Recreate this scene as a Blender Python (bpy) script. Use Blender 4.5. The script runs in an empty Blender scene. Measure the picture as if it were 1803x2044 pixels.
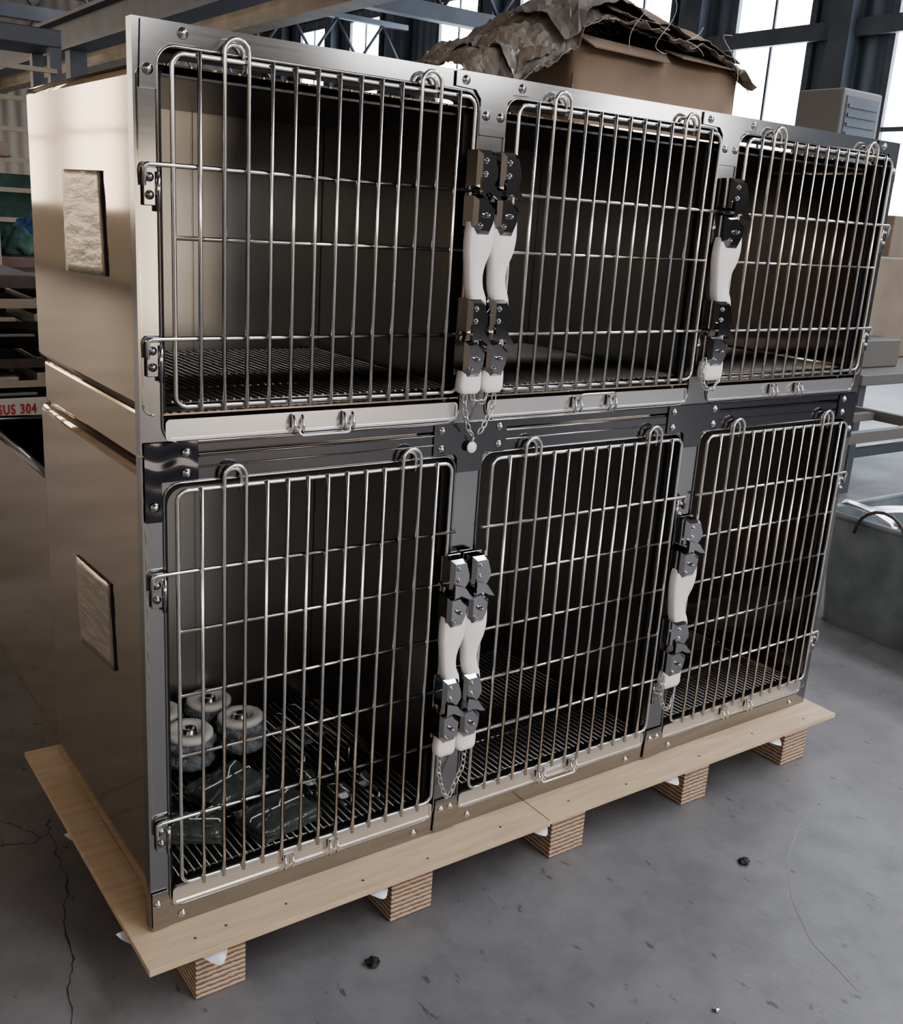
import bpy, bmesh, math, random
from mathutils import Vector, Matrix
from mathutils import noise as mn
random.seed(7)
col=bpy.context.scene.collection
sc=bpy.context.scene
sc.view_settings.view_transform='AgX'
sc.view_settings.look='AgX - Medium High Contrast'
sc.view_settings.exposure=0.5

# ---------------------------------------------------------------- materials
def mat(name,base=(.5,.5,.5),metal=0,rough=.5,noise=0,nscale=5,ncol=None,bump=0,bscale=40,stretch=(1,1,1),emit=None,es=0,alpha=1,trans=0,rvar=0):
    m=bpy.data.materials.new(name);m.use_nodes=True;nt=m.node_tree;b=nt.nodes['Principled BSDF']
    b.inputs['Base Color'].default_value=(*base,1);b.inputs['Metallic'].default_value=metal;b.inputs['Roughness'].default_value=rough
    if trans: b.inputs['Transmission Weight'].default_value=trans
    if alpha<1: b.inputs['Alpha'].default_value=alpha
    tc=nt.nodes.new('ShaderNodeTexCoord');mp=nt.nodes.new('ShaderNodeMapping');mp.inputs['Scale'].default_value=stretch
    nt.links.new(tc.outputs['Object'],mp.inputs[0])
    if noise or rvar:
        n=nt.nodes.new('ShaderNodeTexNoise');n.inputs['Scale'].default_value=nscale;n.inputs['Detail'].default_value=6
        nt.links.new(mp.outputs[0],n.inputs['Vector'])
        if noise:
            r=nt.nodes.new('ShaderNodeValToRGB')
            r.color_ramp.elements[0].position=.32;r.color_ramp.elements[1].position=.68
            c2=ncol or tuple(x*(1-noise) for x in base)
            r.color_ramp.elements[0].color=(*c2,1);r.color_ramp.elements[1].color=(*base,1)
            nt.links.new(n.outputs['Fac'],r.inputs[0]);nt.links.new(r.outputs[0],b.inputs['Base Color'])
        if rvar:
            mr=nt.nodes.new('ShaderNodeMapRange');mr.inputs[3].default_value=max(0,rough-rvar);mr.inputs[4].default_value=rough+rvar
            nt.links.new(n.outputs['Fac'],mr.inputs[0]);nt.links.new(mr.outputs[0],b.inputs['Roughness'])
    if bump:
        n2=nt.nodes.new('ShaderNodeTexNoise');n2.inputs['Scale'].default_value=bscale;n2.inputs['Detail'].default_value=5 if bscale>10 else 0
        nt.links.new(mp.outputs[0],n2.inputs['Vector'])
        bp=nt.nodes.new('ShaderNodeBump');bp.inputs['Strength'].default_value=bump;bp.inputs['Distance'].default_value=.01
        nt.links.new(n2.outputs['Fac'],bp.inputs['Height']);nt.links.new(bp.outputs[0],b.inputs['Normal'])
    if emit:
        b.inputs['Emission Color'].default_value=(*emit,1);b.inputs['Emission Strength'].default_value=es
    return m
M_frame=mat('brushed_frame_steel',(.38,.38,.385),1,.14,rvar=.03,nscale=3,stretch=(1,1,60))
M_side=mat('side_sheet_steel',(.56,.475,.385),1,.085,bump=.06,bscale=2.6)
M_in=mat('inner_sheet_steel',(.42,.41,.395),1,.30)
M_inshade=mat('inner_top_painted_shade',(.10,.10,.105),1,.30)  # darker copy of the inner steel, cage-top shade put into the colour
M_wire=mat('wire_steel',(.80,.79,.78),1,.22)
M_chrome=mat('polished_chrome',(.62,.62,.64),1,.09)
M_latch=mat('smoked_chrome',(.46,.46,.48),1,.08)
M_darkrefl_plate=mat('painted_reflection_plate',(.07,.07,.085),1,.10,bump=.4,bscale=8,stretch=(.4,1,3.5))
M_darkrefl=mat('painted_dark_reflection',(.17,.17,.18),1,.13)  # steel darkened in colour to imitate a dark floor reflection
M_tray=mat('tray_steel',(.80,.80,.81),1,.25)
M_white=mat('white_plastic',(.90,.87,.87),0,.35)
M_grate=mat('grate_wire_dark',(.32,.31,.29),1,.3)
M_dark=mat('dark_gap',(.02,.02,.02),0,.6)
M_foil=mat('silver_foil',(.56,.51,.44),1,.45,bump=.35,bscale=22,stretch=(1,.6,2.2),noise=.15,nscale=30)
M_ply=mat('plywood_face',(.64,.50,.35),0,.65,noise=.20,nscale=6,stretch=(1,9,1),bump=.05,bscale=40)
def m_block():
    m=bpy.data.materials.new('laminated_block');m.use_nodes=True;nt=m.node_tree;b=nt.nodes['Principled BSDF'];b.inputs['Roughness'].default_value=.8
    tc=nt.nodes.new('ShaderNodeTexCoord')
    w=nt.nodes.new('ShaderNodeTexWave');w.bands_direction='Z';w.inputs['Scale'].default_value=30;w.inputs['Distortion'].default_value=2.0;w.inputs['Detail'].default_value=4;w.inputs['Detail Scale'].default_value=3
    nt.links.new(tc.outputs['Object'],w.inputs['Vector'])
    n=nt.nodes.new('ShaderNodeTexNoise');n.inputs['Scale'].default_value=60;nt.links.new(tc.outputs['Object'],n.inputs['Vector'])
    mx=nt.nodes.new('ShaderNodeMath');mx.operation='MULTIPLY';nt.links.new(w.outputs['Fac'],mx.inputs[0]);nt.links.new(n.outputs['Fac'],mx.inputs[1])
    r=nt.nodes.new('ShaderNodeValToRGB');r.color_ramp.elements[0].position=.03;r.color_ramp.elements[0].color=(.20,.12,.08,1);r.color_ramp.elements[1].position=.30;r.color_ramp.elements[1].color=(.54,.42,.32,1)
    nt.links.new(mx.outputs[0],r.inputs[0]);nt.links.new(r.outputs[0],b.inputs['Base Color'])
    bp=nt.nodes.new('ShaderNodeBump');bp.inputs['Strength'].default_value=.5;bp.inputs['Distance'].default_value=.004
    nt.links.new(mx.outputs[0],bp.inputs['Height']);nt.links.new(bp.outputs[0],b.inputs['Normal'])
    return m
M_block=m_block()
def m_floor():
    m=bpy.data.materials.new('concrete_floor');m.use_nodes=True;nt=m.node_tree;b=nt.nodes['Principled BSDF']
    tc=nt.nodes.new('ShaderNodeTexCoord')
    def noise(s,d,st=(1,1,1)):
        mp=nt.nodes.new('ShaderNodeMapping');mp.inputs['Scale'].default_value=st;nt.links.new(tc.outputs['Object'],mp.inputs[0])
        n=nt.nodes.new('ShaderNodeTexNoise');n.inputs['Scale'].default_value=s;n.inputs['Detail'].default_value=d;n.inputs['Roughness'].default_value=.62;nt.links.new(mp.outputs[0],n.inputs['Vector']);return n
    def ramp(n,a,ca,bb,cb):
        r=nt.nodes.new('ShaderNodeValToRGB');r.color_ramp.elements[0].position=a;r.color_ramp.elements[0].color=(*ca,1);r.color_ramp.elements[1].position=bb;r.color_ramp.elements[1].color=(*cb,1);nt.links.new(n.outputs['Fac'],r.inputs[0]);return r
    big=ramp(noise(1.6,8),.33,(.155,.153,.162),.66,(.215,.213,.227))
    mid=ramp(noise(11,8),.32,(.84,.84,.84),.58,(1.04,1.04,1.04))
    pits=ramp(noise(34,5,(1,.4,1)),.30,(.45,.45,.45),.36,(1,1,1))
    def mul(a,b_):
        x=nt.nodes.new('ShaderNodeMix');x.data_type='RGBA';x.blend_type='MULTIPLY';x.inputs[0].default_value=1;nt.links.new(a,x.inputs[6]);nt.links.new(b_,x.inputs[7]);return x.outputs[2]
    o=mul(mul(big.outputs[0],mid.outputs[0]),pits.outputs[0]);nt.links.new(o,b.inputs['Base Color'])
    rr=noise(3,4);mr=nt.nodes.new('ShaderNodeMapRange');mr.inputs[3].default_value=.30;mr.inputs[4].default_value=.56;nt.links.new(rr.outputs['Fac'],mr.inputs[0]);nt.links.new(mr.outputs[0],b.inputs['Roughness'])
    nb=noise(30,6);bp=nt.nodes.new('ShaderNodeBump');bp.inputs['Strength'].default_value=.2;bp.inputs['Distance'].default_value=.005;nt.links.new(nb.outputs['Fac'],bp.inputs['Height']);nt.links.new(bp.outputs[0],b.inputs['Normal'])
    return m
M_floor=m_floor()
M_crack=mat('crack_dark',(.055,.05,.048),0,.95)
M_scuff=mat('pale_floor_scuff',(.24,.238,.25),0,.6)
def m_corr(name,base,scale=8,axis='Y'):
    m=mat(name,base,0,.6);nt=m.node_tree;b=nt.nodes['Principled BSDF'];tc=nt.nodes.new('ShaderNodeTexCoord')
    w=nt.nodes.new('ShaderNodeTexWave');w.bands_direction=axis;w.inputs['Scale'].default_value=scale;nt.links.new(tc.outputs['Object'],w.inputs['Vector'])
    bp=nt.nodes.new('ShaderNodeBump');bp.inputs['Strength'].default_value=.8;bp.inputs['Distance'].default_value=.05;nt.links.new(w.outputs['Fac'],bp.inputs['Height']);nt.links.new(bp.outputs[0],b.inputs['Normal'])
    return m
M_wallR=m_corr('corrugated_blue_grey_wall',(.13,.16,.20),1.2,'Y')
M_wallB=m_corr('corrugated_grey_wall',(.24,.20,.16),1.0,'X')
M_wallF=m_corr('corrugated_dark_wall',(.10,.095,.09),1.0,'X')
M_wallL=mat('plaster_warm_wall',(.50,.40,.30),0,.8,noise=.3,nscale=.8)
M_ceil=m_corr('corrugated_roof',(.18,.16,.145),1.0,'X')
M_beam=mat('painted_steel_beam',(.08,.09,.11),0,.5,noise=.3,nscale=3)
M_beaml=mat('pale_steel_beam',(.33,.275,.21),0,.5,noise=.3,nscale=3)
M_winR=mat('daylight_glazing',(.6,.7,.8),0,.3,emit=(.80,.89,1.0),es=8)
M_glowW=mat('added_warm_glow',(.8,.7,.6),0,.3,emit=(1.0,.86,.70),es=3.2)
M_glowF=mat('added_soft_glow',(.7,.7,.7),0,.3,emit=(1.0,.97,.94),es=6.5)
M_doorglow=mat('added_door_glow',(.8,.7,.6),0,.3,emit=(1.0,.84,.62),es=2.6)
M_sky=mat('skylight_glazing',(.7,.7,.7),0,.3,emit=(.93,.95,1.0),es=9)
M_card=mat('brown_cardboard',(.27,.205,.16),0,.8,noise=.25,nscale=5,bump=.15,bscale=12)
M_card2=mat('beige_cardboard',(.25,.205,.165),0,.8,noise=.2,nscale=5)
M_paper=mat('crumpled_kraft_paper',(.21,.175,.145),0,.5,noise=.6,nscale=6,bump=.4,bscale=20)
M_film=mat('grey_brown_film',(.29,.265,.245),0,.35,noise=.5,nscale=8,bump=.4,bscale=20)
M_string=mat('white_string',(.62,.58,.52),0,.7)
M_bin=mat('grey_painted_bin',(.25,.285,.31),.2,.45,noise=.35,nscale=7,ncol=(.14,.16,.18),bump=.08,bscale=20)
M_steelold=mat('old_steel',(.14,.13,.125),.7,.45,noise=.5,nscale=6,ncol=(.10,.06,.04))
M_cab=mat('grey_cabinet_paint',(.14,.135,.13),0,.5)
M_blue=mat('blue_cloth',(.03,.09,.24),0,.8,noise=.6,nscale=9)
M_green=mat('green_cloth',(.045,.10,.08),0,.8,noise=.4,nscale=9)
M_red=mat('red_ink',(.38,.03,.03),0,.6)
M_label=mat('pale_label_board',(.46,.42,.38),0,.6,noise=.1,nscale=10)
M_wrap=mat('bubble_wrap',(.26,.29,.32),0,.2,bump=1.0,bscale=110,noise=.7,nscale=45)
M_wheel=mat('grey_caster_rubber',(.66,.64,.60),0,.45)
M_hub=mat('caster_metal_hub',(.45,.46,.48),1,.25)
M_packet=mat('dark_clear_wrapped_packet',(.10,.12,.11),0,.07,bump=.5,bscale=22,noise=.5,nscale=10)
M_plast=mat('torn_clear_film',(.62,.68,.74),0,.2,bump=.4,bscale=30)

# ---------------------------------------------------------------- mesh helpers
class B:
    def __init__(s): s.bm=bmesh.new(); s.mi=0
    def _tag(s,faces,smooth=False):
        for f in faces: f.material_index=s.mi; f.smooth=smooth
    def box(s,x0,x1,y0,y1,z0,z1,bev=0,rot=None,piv=None):
        vs=[s.bm.verts.new((x,y,z)) for x in (x0,x1) for y in (y0,y1) for z in (z0,z1)]
        F=[(0,1,3,2),(4,6,7,5),(0,4,5,1),(2,3,7,6),(0,2,6,4),(1,5,7,3)]
        fs=[s.bm.faces.new([vs[i] for i in f]) for f in F]
        s._tag(fs)
        if bev:
            es=list({e for f in fs for e in f.edges})
            r=bmesh.ops.bevel(s.bm,geom=es,offset=bev,segments=2,affect='EDGES',profile=.5)
            s._tag(r['faces'])
            vs=list({v for v in vs if v.is_valid}|set(r['verts']))
        if rot is not None:
            bmesh.ops.rotate(s.bm,verts=[v for v in vs if v.is_valid],cent=piv or Vector(((x0+x1)/2,(y0+y1)/2,(z0+z1)/2)),matrix=rot)
        return vs
    def tube(s,pts,r,seg=8,closed=False,cap=True):
        pts=[Vector(p) for p in pts];n=len(pts)
        T=[]
        for i in range(n):
            if closed: t=pts[(i+1)%n]-pts[i-1]
            else: t=pts[min(i+1,n-1)]-pts[max(i-1,0)]
            T.append(t.normalized())
        a=Vector((0,1,0)) if abs(T[0].y)<.8 else Vector((1,0,0))
        N=(a-T[0]*a.dot(T[0])).normalized();rings=[]
        for i in range(n):
            N=(N-T[i]*N.dot(T[i])).normalized();Bn=T[i].cross(N)
            rings.append([s.bm.verts.new(pts[i]+(N*math.cos(2*math.pi*k/seg)+Bn*math.sin(2*math.pi*k/seg))*r) for k in range(seg)])
        fs=[]
        for i in range(n if closed else n-1):
            A=rings[i];C=rings[(i+1)%n]
            for k in range(seg): fs.append(s.bm.faces.new((A[k],A[(k+1)%seg],C[(k+1)%seg],C[k])))
        s._tag(fs,True)
        if not closed and cap:
            s._tag([s.bm.faces.new(rings[0][::-1]),s.bm.faces.new(rings[-1])])
    def prism(s,poly,y0,y1):
        a=[s.bm.verts.new((x,y0,z)) for x,z in poly];b=[s.bm.verts.new((x,y1,z)) for x,z in poly]
        fs=[s.bm.faces.new(a),s.bm.faces.new(b[::-1])];n=len(poly)
        for i in range(n): fs.append(s.bm.faces.new((a[(i+1)%n],a[i],b[i],b[(i+1)%n])))
        s._tag(fs)
    def ring(s,outer,inner,y0,y1):
        n=len(outer)
        V=[[s.bm.verts.new((x,y,z)) for x,z in L] for L in (outer,inner) for y in (y0,y1)]
        fs=[]
        for i in range(n):
            j=(i+1)%n
            fs.append(s.bm.faces.new((V[0][i],V[0][j],V[2][j],V[2][i])))
            fs.append(s.bm.faces.new((V[1][j],V[1][i],V[3][i],V[3][j])))
            fs.append(s.bm.faces.new((V[0][j],V[0][i],V[1][i],V[1][j])))
            fs.append(s.bm.faces.new((V[2][i],V[2][j],V[3][j],V[3][i])))
        s._tag(fs)
    def lathe(s,prof,c,seg=24,axis='z'):
        c=Vector(c);R=[]
        for r,h in prof:
            row=[]
            for k in range(seg):
                a=2*math.pi*k/seg
                if axis=='z': p=Vector((r*math.cos(a),r*math.sin(a),h))
                elif axis=='y': p=Vector((r*math.cos(a),-h,r*math.sin(a)))
                else: p=Vector((h,r*math.cos(a),r*math.sin(a)))
                row.append(s.bm.verts.new(c+p))
            R.append(row)
        fs=[]
        for i in range(len(R)-1):
            for k in range(seg): fs.append(s.bm.faces.new((R[i][k],R[i][(k+1)%seg],R[i+1][(k+1)%seg],R[i+1][k])))
        fs.append(s.bm.faces.new(R[0][::-1]));fs.append(s.bm.faces.new(R[-1]))
        s._tag(fs,True)
    def bolt(s,x,z,y=0,r=.0065):
        s.lathe([(r*1.25,0),(r*1.25,.0012),(r*.95,.0015),(r*.85,.0035),(r*.5,.0052),(r*.1,.0058)],(x,y,z),12,'y')
    def done(s,name,mats,parent=None,label=None,cat=None,kind=None,group=None,sharp=None):
        bmesh.ops.recalc_face_normals(s.bm,faces=s.bm.faces)
        me=bpy.data.meshes.new(name);s.bm.to_mesh(me);s.bm.free()
        for m in (mats if isinstance(mats,(list,tuple)) else [mats]): me.materials.append(m)
        return reg(name,me,parent,label,cat,kind,group)
def reg(name,data,parent=None,label=None,cat=None,kind=None,group=None):
    o=bpy.data.objects.new(name,data);col.objects.link(o)
    if parent: o.parent=parent
    if label: o['label']=label
    if cat: o['category']=cat
    if kind: o['kind']=kind
    if group: o['group']=group
    return o
def thing(name,loc,label,cat,group=None):
    o=reg(name,None,None,label,cat,None,group);o.location=loc;o.empty_display_size=.05;return o
def rrect(x0,x1,z0,z1,r,n=6):
    P=[]
    for cx,cz,a0 in ((x1-r,z1-r,0),(x0+r,z1-r,90),(x0+r,z0+r,180),(x1-r,z0+r,270)):
        for i in range(n+1):
            a=math.radians(a0+90*i/n);P.append((cx+r*math.cos(a),cz+r*math.sin(a)))
    return P
def cellouter(x0,x1,z0,z1,n=6):
    P=[]
    for cx,cz,q in ((x1,z1,0),(x0,z1,1),(x0,z0,2),(x1,z0,3)):
        for i in range(n+1):
            t=i/n*2-1
            d=abs(t)*.03
            sx={0:1,1:-1,2:-1,3:1}[q];sz={0:1,1:1,2:-1,3:-1}[q]
            first={0:'v',1:'h',2:'v',3:'h'}[q]
            onv=(t<0)==(first=='v')
            if abs(t)<1e-6: P.append((cx,cz))
            elif onv: P.append((cx,cz-sz*d))
            else: P.append((cx-sx*d,cz))
    return P

# ---------------------------------------------------------------- cage bank
X=[0,.632,1.260];W=1.888;H=1.5;D=.616
OP=[(.037,.604),(.668,1.233),(1.297,1.858)]
CE=[(0,.636),(.636,1.265),(1.265,W)]
BAR0=[.0535,.688,1.312];SP=.0384
cage=thing('cage_bank',(0,0,0),'stainless steel animal cage bank with six barred doors','animal cage')

for (z0,z1,o0,o1,nm) in ((.874,1.5,.893,1.466,'face_frame'),(0,.870,.040,.823,'face_frame')):
    b=B()
    for (a,c),(p,q) in zip(CE,OP): b.ring(cellouter(a,c,z0,z1),rrect(p,q,o0,o1,.026),0,.022)
    for (p,q) in OP:
        L=rrect(p-.002,q+.002,o0-.002,o1+.002,.028,8)
        b.tube([(x,-.0012,z) for x,z in L],.0022,6,closed=True)
    b.done(nm,M_frame,cage,label='brushed steel front frame with rounded openings')
for (z0,z1) in ((.893,1.466),(.040,.823)):
    for (p,q) in OP:
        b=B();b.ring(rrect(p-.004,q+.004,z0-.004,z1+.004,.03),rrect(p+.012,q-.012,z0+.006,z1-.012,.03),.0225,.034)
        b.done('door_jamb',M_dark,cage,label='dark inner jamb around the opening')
# mid strips laid on the frame, dark reflection painted into their colour
for (z0,z1) in ((.8745,.8905),(.8285,.8690)):
    b=B();b.box(.034,W-.034,-.0022,-.0003,z0,z1,.0009)
    b.mi=1
    b.tube([(.05,-.002,z1-.002),(W-.05,-.002,z1-.002)],.0018,8)
    if z0<.85: b.tube([(.05,-.002,.849),(W-.05,-.002,.849)],.0018,8)
    b.done('dark_reflection_strip',[M_darkrefl,M_frame],cage,label='added strip between the tiers with a dark reflection in its colour')

def shell(x0,x1,y0,y1,z0,z1,rad,name,m,th=.003,lab=None):
    bm=bmesh.new();v=[bm.verts.new((x,y,z)) for x in (x0,x1) for y in (y0,y1) for z in (z0,z1)]
    F=[(0,1,3,2),(4,6,7,5),(2,3,7,6),(0,2,6,4),(1,5,7,3)]
    for f in F: bm.faces.new([v[i] for i in f])
    es=[e for e in bm.edges if not (abs(e.verts[0].co.y-y0)<1e-6 and abs(e.verts[1].co.y-y0)<1e-6)]
    r=bmesh.ops.bevel(bm,geom=es,offset=rad,segments=6,affect='EDGES',profile=.5)
    bmesh.ops.recalc_face_normals(bm,faces=bm.faces)
    c=Vector(((x0+x1)/2,(y0+y1)/2,(z0+z1)/2))
    f0=max(bm.faces,key=lambda f:f.calc_area())
    if (f0.calc_center_median()-c).dot(f0.normal)<0: bmesh.ops.reverse_faces(bm,faces=bm.faces)
    for f in r['faces']: f.smooth=True
    me=bpy.data.meshes.new(name);bm.to_mesh(me);bm.free();me.materials.append(m)
    o=reg(name,me,cage,lab);s=o.modifiers.new('s','SOLIDIFY');s.thickness=th;s.offset=-1
    return o
shell(.004,W-.004,.0,D,.935,1.444,.018,'cage_body',M_side,lab='upper tier steel body with rounded edges')
shell(.004,W-.004,.0,D,.048,.852,.018,'cage_body',M_side,lab='lower tier steel body with rounded edges')
b=B();b.box(.014,W-.014,.024,D-.012,.8525,.9345,.006);b.done('tier_base',M_side,cage,label='recessed steel base between tiers')
for x in (.10,.95,1.79):
    b=B();b.box(x-.03,x+.03,.05,.55,.0005,.047,.004);b.done('base_skid',M_in,cage)
for z0,z1 in ((.945,1.436),(.056,.844)):
    for x in (.636,1.265):
        b=B();b.box(x-.012,x+.012,.036,.598,z0,z1,.002);b.done('partition',M_in,cage,label='inner steel partition wall')
    for k,(p,q) in enumerate(OP):
        b=B();xa=(.012,.6485,1.2775)[k];xb=(.6235,1.2525,W-.012)[k];c=(p+q)/2
        b.box(xa,c-.0012,.590,.596,z0,z1,.001);b.box(c-.0013,c+.0012,.591,.596,z0,z1);b.box(c+.0013,xb,.590,.596,z0,z1,.001)
        b.done('back_panel',M_in,cage,label='inner steel back panel with a centre seam')
        b=B();b.box(xa,xb,.036,.589,z1-.006,z1-.0005,.001);b.done('top_panel',M_inshade,cage,label='inner steel ceiling panel with shade put into its colour')
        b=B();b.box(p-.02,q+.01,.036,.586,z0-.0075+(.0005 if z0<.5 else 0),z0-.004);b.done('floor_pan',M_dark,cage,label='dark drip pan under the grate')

def boltpart(parent,x,z,y,r=.0065):
    b=B();b.bolt(x,z,y,r);b.done('bolt',M_chrome,parent)
def plate(name,poly,bolts,m,lab=None):
    b=B();b.prism(poly,-.0050,-.0024)
    o=b.done(name,m,cage,label=lab)
    for x,z in bolts: boltpart(o,x,z,-.0051)
plate('corner_plate',[(.012,1.498),(.093,1.498),(.093,1.472),(.044,1.471),(.033,1.455),(.033,1.408),(.008,1.408)],[(.072,1.486),(.02,1.433)],M_frame)
def T(x0,x1,s0,s1,zb,m):
    c=(s0+s1)/2
    plate('corner_plate',[(x0,1.498),(x1,1.498),(x1,1.474),(s1+.012,1.472),(s1,1.458),(s1,zb),(s0,zb),(s0,1.458),(s0-.012,1.472),(x0,1.474)],[(x0+.02,1.485),(x1-.02,1.485),(c-.016,1.432),(c+.016,1.432)],m)
T(.553,.716,.607,.665,1.40,M_frame);T(1.175,1.352,1.238,1.293,1.40,M_frame)
plate('corner_plate',[(W-.012,1.498),(W-.093,1.498),(W-.093,1.472),(W-.044,1.471),(W-.031,1.455),(W-.031,1.408),(W-.006,1.408)],[(W-.072,1.486),(W-.018,1.433)],M_frame)
# corner plate: dark reflection painted in, dense grid waved to ripple reflections
b=B();gx,gz=16,26;V={}
def inL(x,z): return (z>=.829 and x<=.092) or x<=.034
xs=[.004+.088*i/gx for i in range(gx+1)];zs=[.764+.129*j/gz for j in range(gz+1)]
for i,x in enumerate(xs):
    for j,z in enumerate(zs):
        V[i,j]=b.bm.verts.new((x,-.0044-.0006*math.sin(z*170+1.6*math.sin(x*70)+x*40),z))
fs=[]
for i in range(gx):
    for j in range(gz):
        if inL((xs[i]+xs[i+1])/2,(zs[j]+zs[j+1])/2): fs.append(b.bm.faces.new((V[i,j],V[i+1,j],V[i+1,j+1],V[i,j+1])))
for v in [v for v in b.bm.verts if not v.link_faces]: b.bm.verts.remove(v)
b._tag(fs,True);o=b.done('corner_plate',M_darkrefl_plate,cage,label='polished corner plate, dark reflection in its colour, waved for ripple reflections')
for x,z in ((.072,.874),(.072,.841),(.019,.789)): boltpart(o,x,z,-.0054)
for x0,x1,s0,s1 in ((.550,.722,.606,.666),(1.178,1.348,1.236,1.295)):
    plate('corner_plate',[(x0,.889),(x1,.889),(x1,.829),(s1+.006,.828),(s1,.820),(s1,.792),(s0,.792),(s0,.820),(s0-.006,.828),(x0,.829)],[(x0+.018,.876),(x0+.018,.841),(x1-.018,.876),(x1-.018,.841)],M_darkrefl,'polished joining plate with a dark reflection in its colour')  # plate colour carries the dark floor reflection
plate('corner_plate',[(W-.006,.889),(W-.08,.885),(W-.08,.829),(W-.045,.827),(W-.031,.812),(W-.031,.77),(W-.004,.77)],[(W-.06,.874),(W-.06,.841),(W-.017,.795)],M_darkrefl,'polished corner plate with a dark reflection in its colour')
plate('corner_plate',[(.002,.078),(.030,.078),(.031,.03),(.031,.004),(.002,.004)],[(.011,.055)],M_frame)
for c in (.636,1.266): plate('corner_plate',[(c-.027,.078),(c+.027,.078),(c+.03,.004),(c-.03,.004)],[(c-.012,.055),(c+.012,.055)],M_frame)
for x in (.058,.56,.70,1.18,1.33,1.82): boltpart(cage,x,.016,-.0003)

# --------- doors
def bez(pts,n=5,r=.012):
    P=[Vector(p) for p in pts];out=[P[0]]
    for i in range(1,len(P)-1):
        a=(P[i-1]-P[i]);c=(P[i+1]-P[i]);rr=min(r,a.length*.45,c.length*.45)
        p0=P[i]+a.normalized()*rr;p1=P[i]+c.normalized()*rr
        for k in range(n+1):
            t=k/n;out.append(p0*(1-t)**2+P[i]*2*t*(1-t)+p1*t*t)
    out.append(P[-1]);return out
def latch(parent,cx,zt,mir=1):
    def hx(P): return [(cx+mir*x,zt+z) for x,z in P]
    for dz in (0,-.252):
        b=B()
        b.box(cx-.021*abs(mir),cx+.021*abs(mir),-.0075,-.0054,zt+dz-.142,zt+dz+.0,.001)
        polys=([(-.020,0),(.006,0),(.014,-.004),(.024,-.032),(.024,-.048),(.014,-.064),(.004,-.066),(-.020,-.060)],[(-.022,-.076),(.002,-.073),(.010,-.084),(.024,-.096),(.021,-.122),(.012,-.142),(-.012,-.142),(-.022,-.128)])
        for pi,poly in enumerate(polys):
            P=hx([(x,z+dz) for x,z in poly])
            cxx=sum(p[0] for p in P)/len(P);czz=sum(p[1] for p in P)/len(P)
            o_=[b.bm.verts.new((x,-.036,z)) for x,z in P]
            i_=[b.bm.verts.new((cxx+(x-cxx)*.72,-.0435,czz+(z-czz)*.78)) for x,z in P]
            w_=[b.bm.verts.new((x,-.007,z)) for x,z in P]
            n=len(P);fs=[b.bm.faces.new(i_)]
            for i in range(n):
                j=(i+1)%n
                fs.append(b.bm.faces.new((o_[i],o_[j],i_[j],i_[i])))
                if abs(P[j][1]-P[i][1])>.010: fs.append(b.bm.faces.new((w_[i],w_[j],o_[j],o_[i])))
            b._tag(fs)
        b.prism(hx([(-.018,-.046+dz),(.006,-.056+dz),(.024,-.082+dz),(.012,-.079+dz),(-.002,-.070+dz),(-.018,-.074+dz)]),-.054,-.046)
        b.lathe([(.0045,0.006),(.0045,.05),(.002,.054)],(cx,-.0,zt+dz-.108),10,'y')
        b.bolt(cx-.006*mir,zt+dz-.018,-.0432,.004);b.bolt(cx-.006*mir,zt+dz-.040,-.0432,.004);b.bolt(cx-.010*mir,zt+dz-.126,-.0432,.004)
        b.done('latch_bracket',M_latch,parent,label='polished smoked chrome latch bracket')
    b=B()
    K=[(-.100,-.016,.022),(-.120,-.022,.025),(-.145,-.025,.026),(-.170,-.025,.022),(-.192,-.023,.013),(-.212,-.021,.009),(-.232,-.019,.011),(-.250,-.015,.018),(-.268,-.010,.020),(-.285,-.006,.015),(-.300,-.003,.010),(-.325,-.008,.010),(-.350,-.014,.014),(-.385,-.020,.020),(-.405,-.023,.021),(-.418,-.022,.020),(-.424,-.018,.014)]
    L=[]
    for i in range(len(K)-1):
        p0=K[max(i-1,0)];p1=K[i];p2=K[i+1];p3=K[min(i+2,len(K)-1)]
        for k in range(4):
            t=k/4
            L.append(tuple(.5*((2*p1[j])+(-p0[j]+p2[j])*t+(2*p0[j]-5*p1[j]+4*p2[j]-p3[j])*t*t+(-p0[j]+3*p1[j]-3*p2[j]+p3[j])*t**3) for j in range(3)))
    L.append(K[-1])
    rings=[]
    for (z,a,c) in L:
        lo,hi=cx+mir*a,cx+mir*c;w=(hi-lo);e=min(.004,abs(w)*.3)*(1 if mir>0 else -1)
        sec=[(lo,-.018),(lo+e,-.012),(hi-e,-.012),(hi,-.018),(hi,-.031),(hi-e*.4,-.0345),(hi-e,-.037),(lo+e,-.037),(lo+e*.4,-.0345),(lo,-.031)]
        rings.append([b.bm.verts.new((x,y,zt+z)) for x,y in sec])
    fs=[];m=10
    for i in range(len(rings)-1):
        for k in range(m): fs.append(b.bm.faces.new((rings[i][k],rings[i][(k+1)%m],rings[i+1][(k+1)%m],rings[i+1][k])))
    fs+= [b.bm.faces.new(rings[0]),b.bm.faces.new(rings[-1][::-1])]
    b._tag(fs,True)
    b.done('latch_handle',M_white,parent,label='white moulded plastic latch handle')
def hinge(parent,x,z,side):
    b=B()
    b.box(x-.011,x+.011,-.007,-.0026,z-.058,z-.004,.0015)
    b.tube([(x-side*.011,-.008,z-.066),(x-side*.011,-.008,z-.010)],.0045,8)
    b.bolt(x+side*.002,z-.018,-.0072,.0055);b.bolt(x+side*.002,z-.043,-.0072,.0055)
    b.done('hinge',M_frame,parent,label='bolted hinge plate')
ROWU=[1.306,1.204,1.055];ROWL=[.677,.572,.455,.341,.222]
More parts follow.
